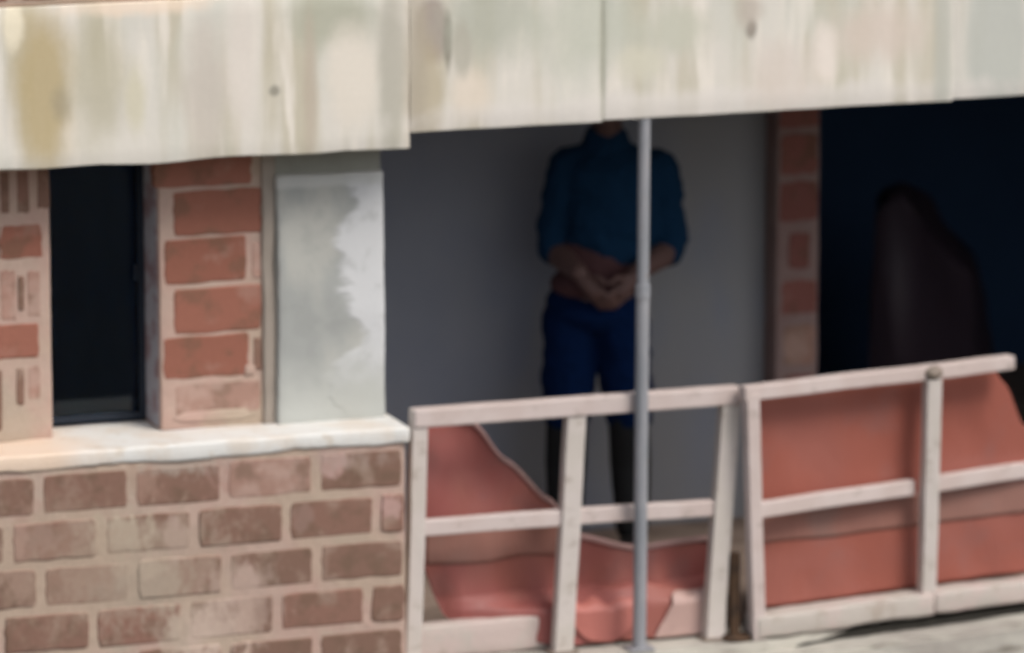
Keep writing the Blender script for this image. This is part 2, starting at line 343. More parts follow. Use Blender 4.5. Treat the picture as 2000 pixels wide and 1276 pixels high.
def sheet(name, mat, parent, fn, nu=60, nv=40, th=.004, keep=None):
    """a cloth: fn(u, v) gives its points; solidified"""
    bm = bmesh.new(); g = [[bm.verts.new(fn(i / nu, j / nv)) for i in range(nu + 1)] for j in range(nv + 1)]
    for j in range(nv):
        for i in range(nu):
            if keep is None or keep((i + .5) / nu, (j + .5) / nv): bm.faces.new((g[j][i], g[j][i + 1], g[j + 1][i + 1], g[j + 1][i]))
    bmesh.ops.delete(bm, geom=[v for v in bm.verts if not v.link_faces], context='VERTS')
    o = obj(name, bm, mat, parent, True); s = o.modifiers.new('thickness', 'SOLIDIFY'); s.thickness = th; s.offset = 0
    return o
def interp(pts, x):
    for (a, fa), (b, fb) in zip(pts, pts[1:]):
        if x <= b: t = (x - a) / (b - a); t = max(0, t); return fa + (fb - fa) * (t * t * (3 - 2 * t) * .5 + t * .5)
    return pts[-1][1]

# ------------------------------------------------------------------ ground
FLOOR, GROUND = -.11, -3.2
o = box('ground', 'street', None, -400, 400, -400, 400, GROUND - .2, GROUND); o['kind'] = 'structure'

# ------------------------------------------------------------------ lower brick wall under the window, with its sill
XL, XR = -2.6, -.345
wall = thing('brick_wall', 'brown brick wall with thick pink mortar below the white window sill', 'wall', ((XL + XR) / 2, .2, GROUND))
kid(rough_box('mortar_bed', 'mortar', None, XL, XR, .001, .4, -.70, .60, .04, .0013, .006, 1), wall)
kid(box('wall_base', 'mortar', None, XL, XR - .002, .004, .398, GROUND, -.70), wall)
kid(box('wall_core', 'mortar', None, XL, XR, .42, .44, GROUND, .58), wall)
rows = [.5075, .3665, .226, .085, -.055, -.195, -.335, -.475, -.615]
joints = [-1.499, -1.594, -1.497, -1.625, -1.50, -1.60, -1.49, -1.61, -1.50]
wash = {(0, -.772), (0, -.49)}
for r, z in enumerate(rows):
    x = joints[r] - 4 * .289
    while x < XR - .03:
        a, b = max(x + .0155, XL + .01), min(x + .289 - .0155, XR - .006)
        cx = (a + b) / 2
        if b - a > .035 and a < XR:
            kind = 'brick_wash' if r == 0 and -.93 < cx < -.65 else 'brick'
            brick(wall, cx, 0, z + rnd.uniform(-.002, .002), b - a, BH + rnd.uniform(-.004, .004), kind)
        x += .289
def sill_fix(v):
    # a trowelled nosing: sags and crumbles along its lower edge
    if v.co.z < .60 and v.co.y < .05: v.co.z += .010 * noise.noise(Vector((v.co.x * 7, 1.3, 0))) + .005 * noise.noise(Vector((v.co.x * 25, 4, 0)))
    if v.co.x > XR - .01: v.co.y += (XR + .03 - v.co.x) * -.2
kid(rough_box('sill', 'sill', None, XL, XR + .012, -.007, .395, .583, .632, .03, .003, .008, 4, sill_fix), wall)

# ------------------------------------------------------------------ brick piers and the plastered column above the sill
YU = .2                                     # their faces stand back from the wall below
def pier(label, x0, x1, z0=.63, z1=1.5):
    t = thing('brick_pier', label, 'pier', ((x0 + x1) / 2, .3, z0))
    kid(rough_box('mortar_bed', 'mortar', None, x0, x1, YU + .001, .4, z0, z1, .04, .0014, .006, x0 * 10), t); return t
pl = pier('brick pier of slotted broken blocks beyond the dark window from the grey column', XL, -1.397)
for (x0, y0, x1, y1, k) in [(-190, 445, -2, 512, 'brick'), (2, 440, 82, 505, 'brick_red'), (-90, 637, 74, 702, 'brick_red'), (-290, 650, -105, 712, 'brick'), (-190, 725, -30, 840, 'brick_wash'), (-190, 540, -20, 625, 'brick'),
        (-190, 345, -30, 430, 'brick'), (2, 338, 17, 415, 'brick'), (34, 335, 56, 415, 'brick'), (74, 332, 96, 405, 'brick'), (36, 542, 47, 605, 'brick'), (2, 530, 30, 625, 'brick_wash'), (54, 530, 78, 618, 'brick_wash'),
        (-14, 725, 4, 840, 'brick'), (33, 722, 47, 790, 'brick'), (56, 715, 78, 780, 'brick_wash'), (-40, 345, -10, 425, 'brick')]:
    brick_px(pl, x0, y0, x1, y1, YU, k)
for r in range(6):
    for c in range(4):
        x = -1.84 - .289 * c - (.145 if r % 2 else 0)
        if x - .13 > XL: brick(pl, x, YU, .705 + .148 * r, BW, BH, 'brick')
pm = pier('red brick pier of single blocks between the dark window and the grey column', -1.058, -.70)
for (x0, y0, x1, y1, k) in [(302, 308, 490, 363, 'brick_red'), (340, 371, 510, 457, 'brick_red'), (322, 466, 480, 551, 'brick_red'), (493, 474, 510, 544, 'brick_wash'), (340, 561, 510, 648, 'brick_red'),
        (320, 655, 486, 737, 'brick_red'), (496, 660, 511, 722, 'brick'), (342, 747, 510, 808, 'brick_wash')]:
    brick_px(pm, x0, y0, x1, y1, YU, k)
for i, (px, py, pw, ph) in enumerate([(488, 722, 22, 22), (420, 812, 150, 22)]):
    p = at(px, py, YU); smear(pm, p.x, p.z, pw / 620, ph / 634, YU - .001, 'mortar', .004, 40 + i)
kid(box('jamb', 'jamb', None, -1.0605, -1.0585, YU + .02, .398, .64, 1.49), pm)
col = thing('concrete_column', 'grey plastered column with a ragged pale patch beside the balcony opening', 'column', (-.53, .3, .63))
kid(box('core', 'column_core', None, -.698, -.356, YU - .004, .42, .631, 1.5), col)
kid(rough_box('plaster', 'column', None, -.694, -.352, YU - .032, YU + .06, .625, 1.395, .03, .0035, .01, 8), col)
kid(rough_box('mortar_strip', 'strip', None, -.735, -.692, YU - .012, YU + .05, .63, 1.5, .04, .004, .008, 9), col)

# ------------------------------------------------------------------ window
win = thing('window', 'tall narrow dark glazed window between the two brick piers', 'window', (-1.23, .37, .64))
fr = bmesh.new()
for a in ((-1.396, -1.376), (-1.08, -1.0615)): bx(fr, a[0], a[1], .35, .385, .642, 1.488, .003)
bx(fr, -1.376, -1.08, .35, .385, .642, .662, .003); bx(fr, -1.376, -1.08, .35, .385, 1.468, 1.488, .003)
kid(obj('frame', fr, 'frame'), win); kid(box('pane', 'glass', None, -1.376, -1.08, .365, .369, .662, 1.468), win)
hb = bmesh.new(); bx(hb, -1.098, -1.086, .338, .35, 1.07, 1.12, .004); kid(obj('handle', hb, 'frame'), win)

# ------------------------------------------------------------------ beams and the wall over them
b1 = thing('concrete_beam', 'stained cream concrete beam over the window and brick piers', 'beam', (-1.4, .2, 1.49))
def b1fix(v):
    if v.co.z < 1.52: v.co.z += .007 * noise.noise(Vector((v.co.x * 4, 7, 0)))
kid(rough_box('beam_body', 'concrete', None, XL, -.327, 0, .4, 1.49, 1.972, .05, .002, .004, 11, b1fix), b1)
b2 = thing('balcony_beam', 'long pale concrete edge beam running over the balcony opening', 'beam', (1.2, .1, 1.57))
j1, j2 = at(1180, 100, -.012).x, at(1865, 100, -.012).x
for i, (a, b, dy) in enumerate(((-.3267, j1 - .0004, 0), (j1 + .0004, j2 - .0005, .0006), (j2 + .0005, 3.4, .003))):
    kid(rough_box('beam_section', 'concrete', None, a, b, -.001 + dy, .188, 1.536 + .004 * i, 2.12, .06, .0015, .0025, 14 + i), b2)
for j in (j1, j2): kid(box('joint_fill', 'concrete', None, j - .006, j + .006, .0022, .1, 1.545, 2.11), b2)
kid(box('soffit', 'slab', None, -.33, 3.4, .191, 1.6, 1.93, 2.118), b2)
up = thing('upper_brick_wall', 'brick courses laid on top of the stained concrete beam over the window', 'wall', (-1.4, .2, 1.97))
kid(rough_box('mortar_bed', 'mortar', None, XL, -.4, .013, .4, 1.973, 2.75, .04, .0014, .006, 23), up)
for r in range(5):
    x = XL - .1 + (.145 if r % 2 else 0)
    while x < -.45:
        a, b = max(x + .02, XL + .01), min(x + .27, -.405)
        if b - a > .05: brick(up, (a + b) / 2, .012, 1.973 + .075 + .14 * r, b - a, BH, 'brick_red')
        x += .289

# ------------------------------------------------------------------ balcony: slab, kerb, back wall, pillar, room
slab = thing('balcony_slab', 'worn concrete balcony slab with a cracked front edge under the railings', 'slab', (1.4, .8, FLOOR - .2))
def line_y(x): return -.15 if x < .74 else -.15 + (x - .74) * .17           # kerb's outer foot
def plate(name, prof, z0, z1, mat, bev=.014):
    bm = bmesh.new(); f = bm.faces.new([bm.verts.new((x, y, z1)) for x, y in prof])
    ex = bmesh.ops.extrude_face_region(bm, geom=[f]); bmesh.ops.translate(bm, vec=(0, 0, z0 - z1), verts=[v for v in ex['geom'] if isinstance(v, bmesh.types.BMVert)])
    bmesh.ops.bevel(bm, geom=bm.edges[:], offset=bev, segments=2, affect='EDGES')
    for i in range(1, 90): bmesh.ops.bisect_plane(bm, geom=bm.verts[:] + bm.edges[:] + bm.faces[:], plane_co=(-.36 + i * 3.76 / 90, 0, 0), plane_no=(1, 0, 0))
    for v in bm.verts:
        if v.co.y < .35: v.co += noise.noise_vector(v.co * 9) * .006 + noise.noise_vector(v.co * 31) * .004
    return kid(obj(name, bm, mat, None), slab)
plate('slab_body', [(-.42, -.17), (.80, -.165), (1.2, -.045), (1.75, .06), (3.4, .33), (3.4, 1.6), (-.42, 1.6)], FLOOR - .2, FLOOR, 'slab', .008)
plate('slab_nosing', [(-.36, -.27), (.74, -.27), (1.75, -.105), (3.4, .17), (3.4, 1.59), (-.36, 1.59)], FLOOR - .36, FLOOR - .032, 'slab')
kid(box('support_wall', 'mortar', None, -.34, 5.2, .42, .6, GROUND, FLOOR - .361), slab)
kid(box('floor_screed', 'floor', None, -.34, 3.4, .12, 1.598, FLOOR + .001, FLOOR + .006), slab)
def kerb(name, a, b, th, z0, z1, seed):
    a, b = Vector((a[0], a[1], 0)), Vector((b[0], b[1], 0)); d = (b - a).normalized(); n = Vector((-d.y, d.x, 0)); L = (b - a).length
    o = rough_box(name, 'kerb', None, 0, L, 0, th, z0, z1, .03, .004, .01, seed)
    mt = Matrix((d, n, Vector((0, 0, 1)))).transposed().to_4x4(); mt.translation = a; o.data.transform(mt); return kid(o, slab)
kerb('kerb', (-.345, -.02), (.69, -.02), .07, FLOOR + .002, .0, 31)
kerb('kerb', (.765, -.155), (1.42, -.155 + .655 * .165), .09, FLOOR + .006, -.033, 32)
kerb('kerb', (1.425, -.155 + .66 * .165), (3.3, -.155 + 2.54 * .165), .09, FLOOR + .004, -.036, 33)
bm = bmesh.new(); prev = None          # dark uneven strip along the gap under the kerb
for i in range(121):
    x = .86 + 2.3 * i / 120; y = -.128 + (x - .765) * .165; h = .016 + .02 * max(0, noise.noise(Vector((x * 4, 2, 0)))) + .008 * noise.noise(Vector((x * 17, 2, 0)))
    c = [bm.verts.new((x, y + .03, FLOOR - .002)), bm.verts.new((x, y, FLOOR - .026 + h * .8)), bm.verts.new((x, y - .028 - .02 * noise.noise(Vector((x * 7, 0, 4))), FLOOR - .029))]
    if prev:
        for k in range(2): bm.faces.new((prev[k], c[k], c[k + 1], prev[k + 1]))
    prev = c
kid(obj('gap_strip', bm, 'gap_strip', None, True), slab)
bw = thing('back_wall', 'plain grey plastered wall at the back of the balcony behind the standing person', 'wall', (.55, 1.7, FLOOR))
kid(rough_box('plaster_face', 'back', None, -.5, 1.502, 1.6, 1.8, FLOOR - .08, 1.93, .15, .003, .004, 41), bw)
sw = tag(box('side_wall', 'back', None, -.52, -.347, .441, 1.6, GROUND, 1.93), 'grey plastered return wall at the side of the balcony behind the column', 'wall')
bp = thing('brick_pillar', 'slim dusty brick pillar at the edge of the grey back wall', 'pillar', (1.58, 1.6, FLOOR))
kid(rough_box('mortar_bed', 'mortar_dim', None, 1.503, 1.658, 1.501, 1.8, FLOOR - .06, 1.93, .04, .0014, .006, 43), bp)
for (y0, y1, w_, k) in ((165, 252, 88, 'brick_pillar'), (258, 344, 84, 'brick_pillar'), (350, 436, 88, 'brick_pillar'), (452, 527, 46, 'brick_pillar'), (544, 616, 78, 'brick_pillar'), (630, 718, 70, 'brick_wash'), (728, 806, 72, 'brick_pillar'), (818, 896, 60, 'brick_pillar'), (908, 980, 72, 'brick_pillar')):
    brick_px(bp, 1561 - w_ / 2, y0, 1561 + w_ / 2, y1, 1.5, k)
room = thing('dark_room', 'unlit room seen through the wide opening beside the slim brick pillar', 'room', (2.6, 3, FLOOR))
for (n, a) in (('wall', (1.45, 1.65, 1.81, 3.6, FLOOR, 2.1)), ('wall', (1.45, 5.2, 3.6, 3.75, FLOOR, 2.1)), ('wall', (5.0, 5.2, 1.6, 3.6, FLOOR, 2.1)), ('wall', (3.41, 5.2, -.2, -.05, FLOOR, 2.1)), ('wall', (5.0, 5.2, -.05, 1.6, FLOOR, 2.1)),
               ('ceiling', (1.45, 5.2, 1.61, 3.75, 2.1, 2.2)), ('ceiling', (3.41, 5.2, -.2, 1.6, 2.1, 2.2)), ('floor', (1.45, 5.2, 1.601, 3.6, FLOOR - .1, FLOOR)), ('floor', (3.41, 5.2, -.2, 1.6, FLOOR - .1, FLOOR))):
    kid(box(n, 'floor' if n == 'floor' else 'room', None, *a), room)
lr = thing('window_room', 'unlit room behind the narrow window', 'room', (-1.6, 1.5, FLOOR))
for (n, a) in (('wall', (XL, XL + .1, .45, 3, FLOOR, 1.9)), ('wall', (-.64, -.53, .45, 3, FLOOR, 1.9)), ('wall', (XL, -.53, 3, 3.1, FLOOR, 1.9)), ('ceiling', (XL, -.53, .41, 3.1, 1.9, 1.96)), ('floor', (XL, -.53, .45, 3.1, FLOOR - .1, FLOOR))):
    kid(box(n, 'blue_room', None, *a), lr)

# ------------------------------------------------------------------ railings
lr_ = thing('balcony_railing', 'pale pink painted railing of two bays sagging between brick wall and corner post', 'railing', (.16, -.08, FLOOR))
def lpost(t, b, wd, nm='post'):
    T = at(t[0], t[1], -.075); B = at(b[0], b[1], -.072); d = (B - T).normalized(); B2 = B + d * ((B.z - (FLOOR + .004)) / -d.z)
    return T, B2, kid(bar(nm, 'post', None, B2, T, wd, .045, (0, -1, 0), .005, .003), lr_)
T0, B0, _ = lpost((816, 800), (803, 1250), .05)
T1, B1, _ = lpost((1126, 782), (1100, 1240), .062)
T2, B2, _ = lpost((1431, 757), (1400, 1200), .062)
def lr_pt(P, Q, z): return P + (Q - P) * ((z - P.z) / (Q.z - P.z))
tz = .703
e0 = T0 + Vector((-.022, -.004, tz - T0.z - .03)); e1 = T2 + Vector((.024, -.004, tz - T2.z - .03))
kid(bar('top_rail', 'rail', None, e0, e1, .058, .05, (0, -1, 0), .007, .003), lr_)
for (Ta, Ba, Tb, Bb, za, zb) in ((T0, B0, T1, B1, .324, .321), (T1, B1, T2, B2, .321, .313)):
    kid(bar('middle_rail', 'rail', None, lr_pt(Ta, Ba, za) + Vector((.018, .006, 0)), lr_pt(Tb, Bb, zb) + Vector((-.024, .006, 0)), .05, .034, (0, -1, 0), .006, .003), lr_)
for (Ta, Ba) in ((T0, B0), (T1, B1), (T2, B2)):
    p = Vector((Ba.x, Ba.y, FLOOR)); kid(box('base_plate', 'weld', None, p.x - .045, p.x + .045, p.y - .035, p.y + .035, FLOOR + .001, FLOOR + .01, .002), lr_)

rr_ = thing('balcony_railing', 'pale pink painted railing angled back behind which orange red sheeting is stretched', 'railing', (1.2, -.1, FLOOR))
def rpost(t, zt, b, zb, wd):
    T = at_z(t[0], t[1], zt); B = at_z(b[0], b[1], zb); kid(bar('post', 'post' if wd > .045 else 'rail', None, B, T, wd, .045, (.1, -1, 0), .005, .003), rr_); return T, B
RT0 = at_z(1470, 768, .69); RB0 = Vector((.775, -.128, FLOOR + .004)); kid(bar('post', 'rail', None, RB0, RT0, .045, .04, (.1, -1, 0), .005, .003), rr_)
RT1 = at_z(1829, 728, .69); RB1 = Vector((1.405, -.012, -.036)); kid(bar('post', 'post', None, RB1, RT1 - Vector((0, 0, .02)), .052, .04, (.1, -1, 0), .005, .003), rr_)
RT2 = at_z(1985, 708, .69); d = (RT2 - RT0)
bm = bmesh.new()
kid(bar('top_rail', 'rail', None, RT0 + Vector((-.03, 0, .0)), RT2, .046, .045, (.1, -1, 0), .006, .003), rr_)
M0 = at_z(1472, 1003, .31); M1 = at_z(1812, 952, .31); M2 = at_z(2080, 912, .31)
kid(bar('middle_rail', 'rail', None, M0 + (M1 - M0) * .03 + Vector((0, .012, 0)), M1 + (M0 - M1) * .06 + Vector((0, .012, 0)), .05, .034, (.1, -1, 0), .006, .003), rr_)
kid(bar('middle_rail', 'rail', None, M1 + (M2 - M1) * .09 + Vector((0, .012, 0)), M2 + Vector((0, .012, 0)), .05, .034, (.1, -1, 0), .006, .003), rr_)
RT3 = Vector((M2.x + .0, M2.y + .01, .66)); kid(bar('post', 'post', None, (RT3.x, RT3.y + .03, -.036), RT3, .052, .04, (.1, -1, 0), .005, .003), rr_)
bm = bmesh.new(); bmesh.ops.create_icosphere(bm, subdivisions=3, radius=.03, matrix=Matrix.Translation(RT1 + Vector((0, -.008, .0))) @ Matrix.Diagonal((1.1, .8, .75, 1)))
for v in bm.verts: v.co += noise.noise_vector(v.co * 60) * .006
kid(obj('weld_joint', bm, 'weld', None, True), rr_)

# rusty bar added to stand for the dark gap between the corner posts
P0 = at(1442, 1085, -.1); P1 = at(1438, 1240, -.1); B = Vector((P1.x, -.1, FLOOR + .002))
rs = thing('gap_bar', 'short rusty brown bar added as the dark of the gap between the two railings', 'iron bar', B)
kid(bar('bar', 'rust', None, B, (P0.x, -.095, P0.z), .03, .025, None, .004, .004), rs)
bm = bmesh.new(); bmesh.ops.create_icosphere(bm, subdivisions=3, radius=.05, matrix=Matrix.Translation(B + Vector((.015, 0, .0))) @ Matrix.Diagonal((1.2, .9, .42, 1)))
for v in bm.verts: v.co += noise.noise_vector(v.co * 40) * .008; v.co.z = max(v.co.z, FLOOR + .001)
kid(obj('cement_blob', bm, 'rust', None, True), rs)

# ------------------------------------------------------------------ steel pole in front of the railing
PT = at(1261, 240, -.13); PB = at(1251, 1270, -.13); pd = (PT - PB)
pole = thing('steel_pole', 'thin grey galvanised steel pole standing in front of the railing up to the beam', 'pole', (PB.x, PB.y, FLOOR - .1))
def tube(name, mat, parent, a, b, r, n=20, r2=None):
    a, b = Vector(a), Vector(b); q = (b - a).to_track_quat('Z', 'Y').to_matrix().to_4x4(); q.translation = (a + b) / 2
    bm = bmesh.new(); bmesh.ops.create_cone(bm, segments=n, radius1=r, radius2=r2 or r, depth=(b - a).length, cap_ends=True, matrix=q)
    o = obj(name, bm, mat, None, True); m_ = o.modifiers.new('edge', 'EDGE_SPLIT'); return kid(o, parent)
J = PB + pd * ((1.03 - PB.z) / pd.z)
foot = PB + pd * ((FLOOR - PB.z) / pd.z)
tube('lower_tube', 'pole', pole, foot, J, .021); tube('upper_tube', 'pole', pole, J, PB + pd * ((1.5675 - PB.z) / pd.z), .0185)
tube('coupling', 'pole', pole, J - Vector((0, 0, .02)), J + Vector((0, 0, .02)), .0235)
q = PB + pd * ((1.5675 - PB.z) / pd.z); kid(box('head_plate', 'pole', None, q.x - .02, q.x + .02, q.y - .012, q.y + .05, 1.5600, 1.5660), pole)
kid(box('foot_plate', 'pole', None, foot.x - .04, foot.x + .04, foot.y - .035, foot.y + .035, FLOOR + .004, FLOOR + .012), pole)

# ------------------------------------------------------------------ red sheeting
tl = thing('red_tarpaulin', 'sagging red tarpaulin hung slack behind the two bay railing, one corner pulled up', 'tarpaulin', (.17, .02, FLOOR))
topL = [(-.30, .64), (-.27, .645), (-.11, .615), (.0, .485), (.142, .35), (.24, .225), (.43, .172), (.66, .182)]
def tl_fn(u, v):
    x = -.275 + .975 * u; zt = interp(topL, x)
    over = max(0, min(1, (x + .2) / .34)) ** .8 if x > -.2 else 0.0        # where the foot is pulled out over the kerb
    k = max(0, (v - .7) / .3); z = zt + (.06 - zt) * min(1, v / .7)
    if k: z = .06 - .055 * k
    if x < -.2: x += max(0, (.18 - z)) * .42 * (1 - (x + .275) / .075)
    y = .062 + .020 * noise.noise(Vector((x * 3.2 + z * 1.2, z * 1.0, 3))) + .009 * noise.noise(Vector((x * 10 - z * 5, z * 3, 5)))
    y += .02 * math.sin((x + .45 * z) * 16) * max(0, min(1, (z - .25) * 5)) * (1 if x < .15 else 0)
    y += (.014 * math.sin(x * 21 + 1 + 2 * noise.noise(Vector((x * 2, z, 0)))) + .008 * math.sin(x * 47)) * max(0, min(1, (.2 - z) * 7)) * (1 - k)
    if k:                                          # foot: swings outward, lies on the kerb and hangs over it
        bil = .5 + .9 * noise.noise(Vector((x * 6, k * 1.5, 6))) + .3 * noise.noise(Vector((x * 19, k * 3, 1)))
        q = min(1, k / .6); y2 = y + (-.028 - y) * q; z2 = .012 + .05 * (1 - q) ** 1.3 + .028 * bil * math.sin(math.pi * min(1, q * .93))
        if k > .6: q = (k - .6) / .4; z2 = .012 - .10 * q * (1 + .3 * bil); y2 = -.029 - .006 * bil * q
        y += (y2 - y) * over; z += (max(z2, FLOOR + .01) - z) * over
    return Vector((x, y, z))
kid(sheet('sheet', 'tarp', None, tl_fn, 100, 80), tl)
def hem_fn(u, v):      # rolled hem along the free edge, its lit edge painted in paler colour
    x = -.27 + .965 * u; p = tl_fn((x + .275) / .975, 0); a = v * 2 * math.pi
    return p + Vector((0, -.009 * math.cos(a) - .002, .010 * math.sin(a)))
kid(sheet('hem', 'hem', None, hem_fn, 90, 10, .001), tl)
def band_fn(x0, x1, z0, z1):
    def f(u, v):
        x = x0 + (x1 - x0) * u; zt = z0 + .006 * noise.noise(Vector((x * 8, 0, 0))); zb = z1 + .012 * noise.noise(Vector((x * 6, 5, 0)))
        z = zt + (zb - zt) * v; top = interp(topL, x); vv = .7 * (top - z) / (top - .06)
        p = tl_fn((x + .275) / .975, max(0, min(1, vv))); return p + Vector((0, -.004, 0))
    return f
kid(sheet('dull_band', 'band', None, band_fn(-.262, .19, .292, .168), 50, 8, .003), tl)

tr = thing('red_tarpaulin', 'taut orange red tarpaulin stretched behind the angled railing up to its top rail', 'tarpaulin', (1.3, 0, FLOOR))
DX = .17
def tr_fn(u, v):
    x = .775 + 1.25 * u; yb = -.085 + (x - .775) * DX
    zt = interp([(.775, .685), (1.6, .688), (1.66, .668), (1.72, .60), (1.80, .45), (2.1, .2)], x); zb = -.036
    z = zt + (zb - zt) * v
    y = yb + .035 + .010 * noise.noise(Vector((x * 2.2, z * 2.6, 9))) + .008 * noise.noise(Vector((x * 7 + z * 3, z * 3, 2))) - .05 * max(0, z) * .5
    return Vector((x, y, z))
kid(sheet('sheet', 'tarp_o', None, tr_fn, 90, 50), tr)
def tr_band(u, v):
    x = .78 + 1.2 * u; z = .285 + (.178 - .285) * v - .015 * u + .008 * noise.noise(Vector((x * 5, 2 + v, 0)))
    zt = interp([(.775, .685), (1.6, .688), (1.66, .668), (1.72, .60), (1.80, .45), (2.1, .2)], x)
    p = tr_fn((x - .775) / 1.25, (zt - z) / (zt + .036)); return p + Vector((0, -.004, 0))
kid(sheet('dull_band', 'band', None, tr_band, 60, 8, .003), tr)

# pale rag and tarpaulin bulge on the kerb; salmon paints the bulge's caught light
def rag(label, mat, shape, top, seed):
    def f(u, v):
        x, y = shape(u, v)
        x += .012 * noise.noise(Vector((v * 3, seed, u))); lift = math.sin(math.pi * min(1, max(0, (y + .10) / .15)))
        z = .014 + top * max(0, lift) * (.6 + .6 * noise.noise(Vector((x * 11, y * 11, seed)))) + .010 * noise.noise(Vector((x * 24, y * 18, seed + 2)))
        if y < -.03: z = .014 - (-.03 - y) * 1.5 + .004 * noise.noise(Vector((x * 20, 3, seed))); y = -.037 - .008 * (1 + noise.noise(Vector((x * 14, z * 6, seed))))
        return Vector((x, y, max(z, FLOOR + .008 if y < -.03 else .010)))
    return tag(sheet('cloth', mat, None, f, 44, 34, .004), label, 'cloth')
def disc(u, v):
    a, b = 2 * u - 1, 2 * v - 1; return .295 + .12 * a * math.sqrt(1 - b * b / 2), -.02 + .085 * b * math.sqrt(1 - a * a / 2)
rag('tarpaulin bulge over the kerb with caught light in its salmon colour, between the railing post and steel pole', 'salmon', disc, .035, 4)
rag('pale pink rag slung over the kerb against the corner post', 'pale_cloth', lambda u, v: (.69 - (1 - u) * (.10 + .13 * (1 - v)), -.105 + .155 * v), .045, 8)

# ------------------------------------------------------------------ covered heap in the dark room
hp = [(1735, 400), (1760, 378), (1792, 376), (1822, 405), (1850, 440), (1900, 488), (1935, 520), (1948, 600), (1955, 760), (1965, 1000)]
bm = bmesh.new(); rings = []
YH = 2.2; outl = [at(px, py, YH) for px, py in hp]; base = at(1728, 1000, YH)
pts = [Vector((base.x, 0, FLOOR))] + [Vector((p.x, 0, p.z)) for p in outl[:-1]] + [Vector((outl[-1].x + .03, 0, FLOOR))]
cx = sum(p.x for p in pts) / len(pts)
for k in range(9):
    t = k / 8; s = math.sin(math.pi * (.12 + .76 * t)) ** .35
    rings.append([bm.verts.new((cx + (p.x - cx) * (.93 + .07 * s) + .22 * t - .10, YH - .05 + .4 * t, FLOOR + (p.z - FLOOR) * (.9 + .1 * s))) for p in pts])
for a, b in zip(rings, rings[1:]):
    for i in range(len(pts) - 1): bm.faces.new((a[i], a[i + 1], b[i + 1], b[i]))
bm.faces.new(rings[0]); bm.faces.new(rings[-1][::-1])
for a, b in zip(rings, rings[1:]): bm.faces.new((a[0], b[0], b[-1], a[-1]))
bmesh.ops.subdivide_edges(bm, edges=bm.edges[:], cuts=2, use_grid_fill=True)
for _ in range(3): bmesh.ops.smooth_vert(bm, verts=[v for v in bm.verts if v.co.z > FLOOR + .02], factor=.5, use_axis_x=True, use_axis_y=True, use_axis_z=True)
for v in bm.verts:
    if v.co.z > FLOOR + .02: v.co += noise.noise_vector(Vector((v.co.x * 6, v.co.y * 6, v.co.z * 2.5))) * .035 + noise.noise_vector(v.co * 14) * .012
tag(obj('covered_heap', bm, 'heap', None, True), 'heap under a dull plum cloth in the dark room, one side higher', 'covered heap')

INSET = Vector((fwd.x / fwd.y, 1, fwd.z / fwd.y)) * .15
for o in list(scene.objects):
    if o.parent is None and o.name.split('.')[0] in ('balcony_slab', 'balcony_railing', 'gap_bar', 'steel_pole', 'red_tarpaulin', 'cloth'): o.location += INSET

# ------------------------------------------------------------------ person
def cap(bm, a, b, ra, rb, sx=1, sy=1):
    """tapered limb segment with round ends; sx, sy flatten it"""
    a, b = Vector(a), Vector(b); n = 7
    for i in range(n + 1):
        t = i / n; p = a + (b - a) * t; r = ra + (rb - ra) * t
        bmesh.ops.create_icosphere(bm, subdivisions=2, radius=r, matrix=Matrix.Translation(p) @ Matrix.Diagonal((sx, sy, 1, 1)))
    d = b - a
    if d.length > 1e-4:
        q = d.to_track_quat('Z', 'Y').to_matrix().to_4x4(); q.translation = (a + b) / 2
        if sx == 1 and sy == 1: bmesh.ops.create_cone(bm, segments=16, radius1=ra, radius2=rb, depth=d.length, cap_ends=True, matrix=q)
def chain(bm, pts, sx=1, sy=1):
    for (a, ra), (b, rb) in zip(pts, pts[1:]): cap(bm, a, b, ra, rb, sx, sy)
def ell(bm, c, r, rot=None):
    m_ = Matrix.Translation(c) @ (rot.to_4x4() if rot else Matrix.Identity(4)) @ Matrix.Diagonal((r[0], r[1], r[2], 1))
    bmesh.ops.create_icosphere(bm, subdivisions=3, radius=1, matrix=m_)
def fuse(name, bm, mat, parent, vox, smooth=6, fold=0.0):
    me = bpy.data.meshes.new('t'); bm.to_mesh(me); bm.free(); o = bpy.data.objects.new('t', me); C.objects.link(o)
    r = o.modifiers.new('r', 'REMESH'); r.mode = 'VOXEL'; r.voxel_size = vox; r.use_smooth_shade = True
    s = o.modifiers.new('s', 'SMOOTH'); s.iterations = smooth; s.factor = .5
    dg = bpy.context.evaluated_depsgraph_get(); me2 = bpy.data.meshes.new_from_object(o.evaluated_get(dg)); me2.name = name
    bpy.data.objects.remove(o); bpy.data.meshes.remove(me)
    if fold:
        for v in me2.vertices: v.co += v.normal * fold * (noise.noise(Vector((v.co.x * 9, v.co.y * 9, v.co.z * 16))) + .5 * noise.noise(v.co * 34))
    me2.polygons.foreach_set('use_smooth', [True] * len(me2.polygons))
    return link(bpy.data.objects.new(name, me2), parent, mat)
person = thing('person', 'person in navy shirt and dark blue shorts standing behind the railing, forearms held in front', 'person', Vector((.738, 1.1, FLOOR + .006)) + INSET)
person.rotation_euler = (0, 0, R(-20))
hip, ch, nk = Vector((-.04, .01, .86)), Vector((.015, .01, 1.18)), Vector((-.005, .015, 1.37))
shL, shR = Vector((-.135, .015, 1.315)), Vector((.172, .015, 1.30)); elL, elR = Vector((-.186, .03, 1.03)), Vector((.212, .03, 1.03))
wrL, wrR = Vector((-.098, -.155, .985)), Vector((.092, -.155, .985))
kL, kR = Vector((-.135, -.01, .46)), Vector((.07, -.01, .46)); aL, aR = Vector((-.14, .03, .07)), Vector((.085, .03, .07))
hL, hR = Vector((-.125, .01, .83)), Vector((.045, .01, .83))
bm = bmesh.new()
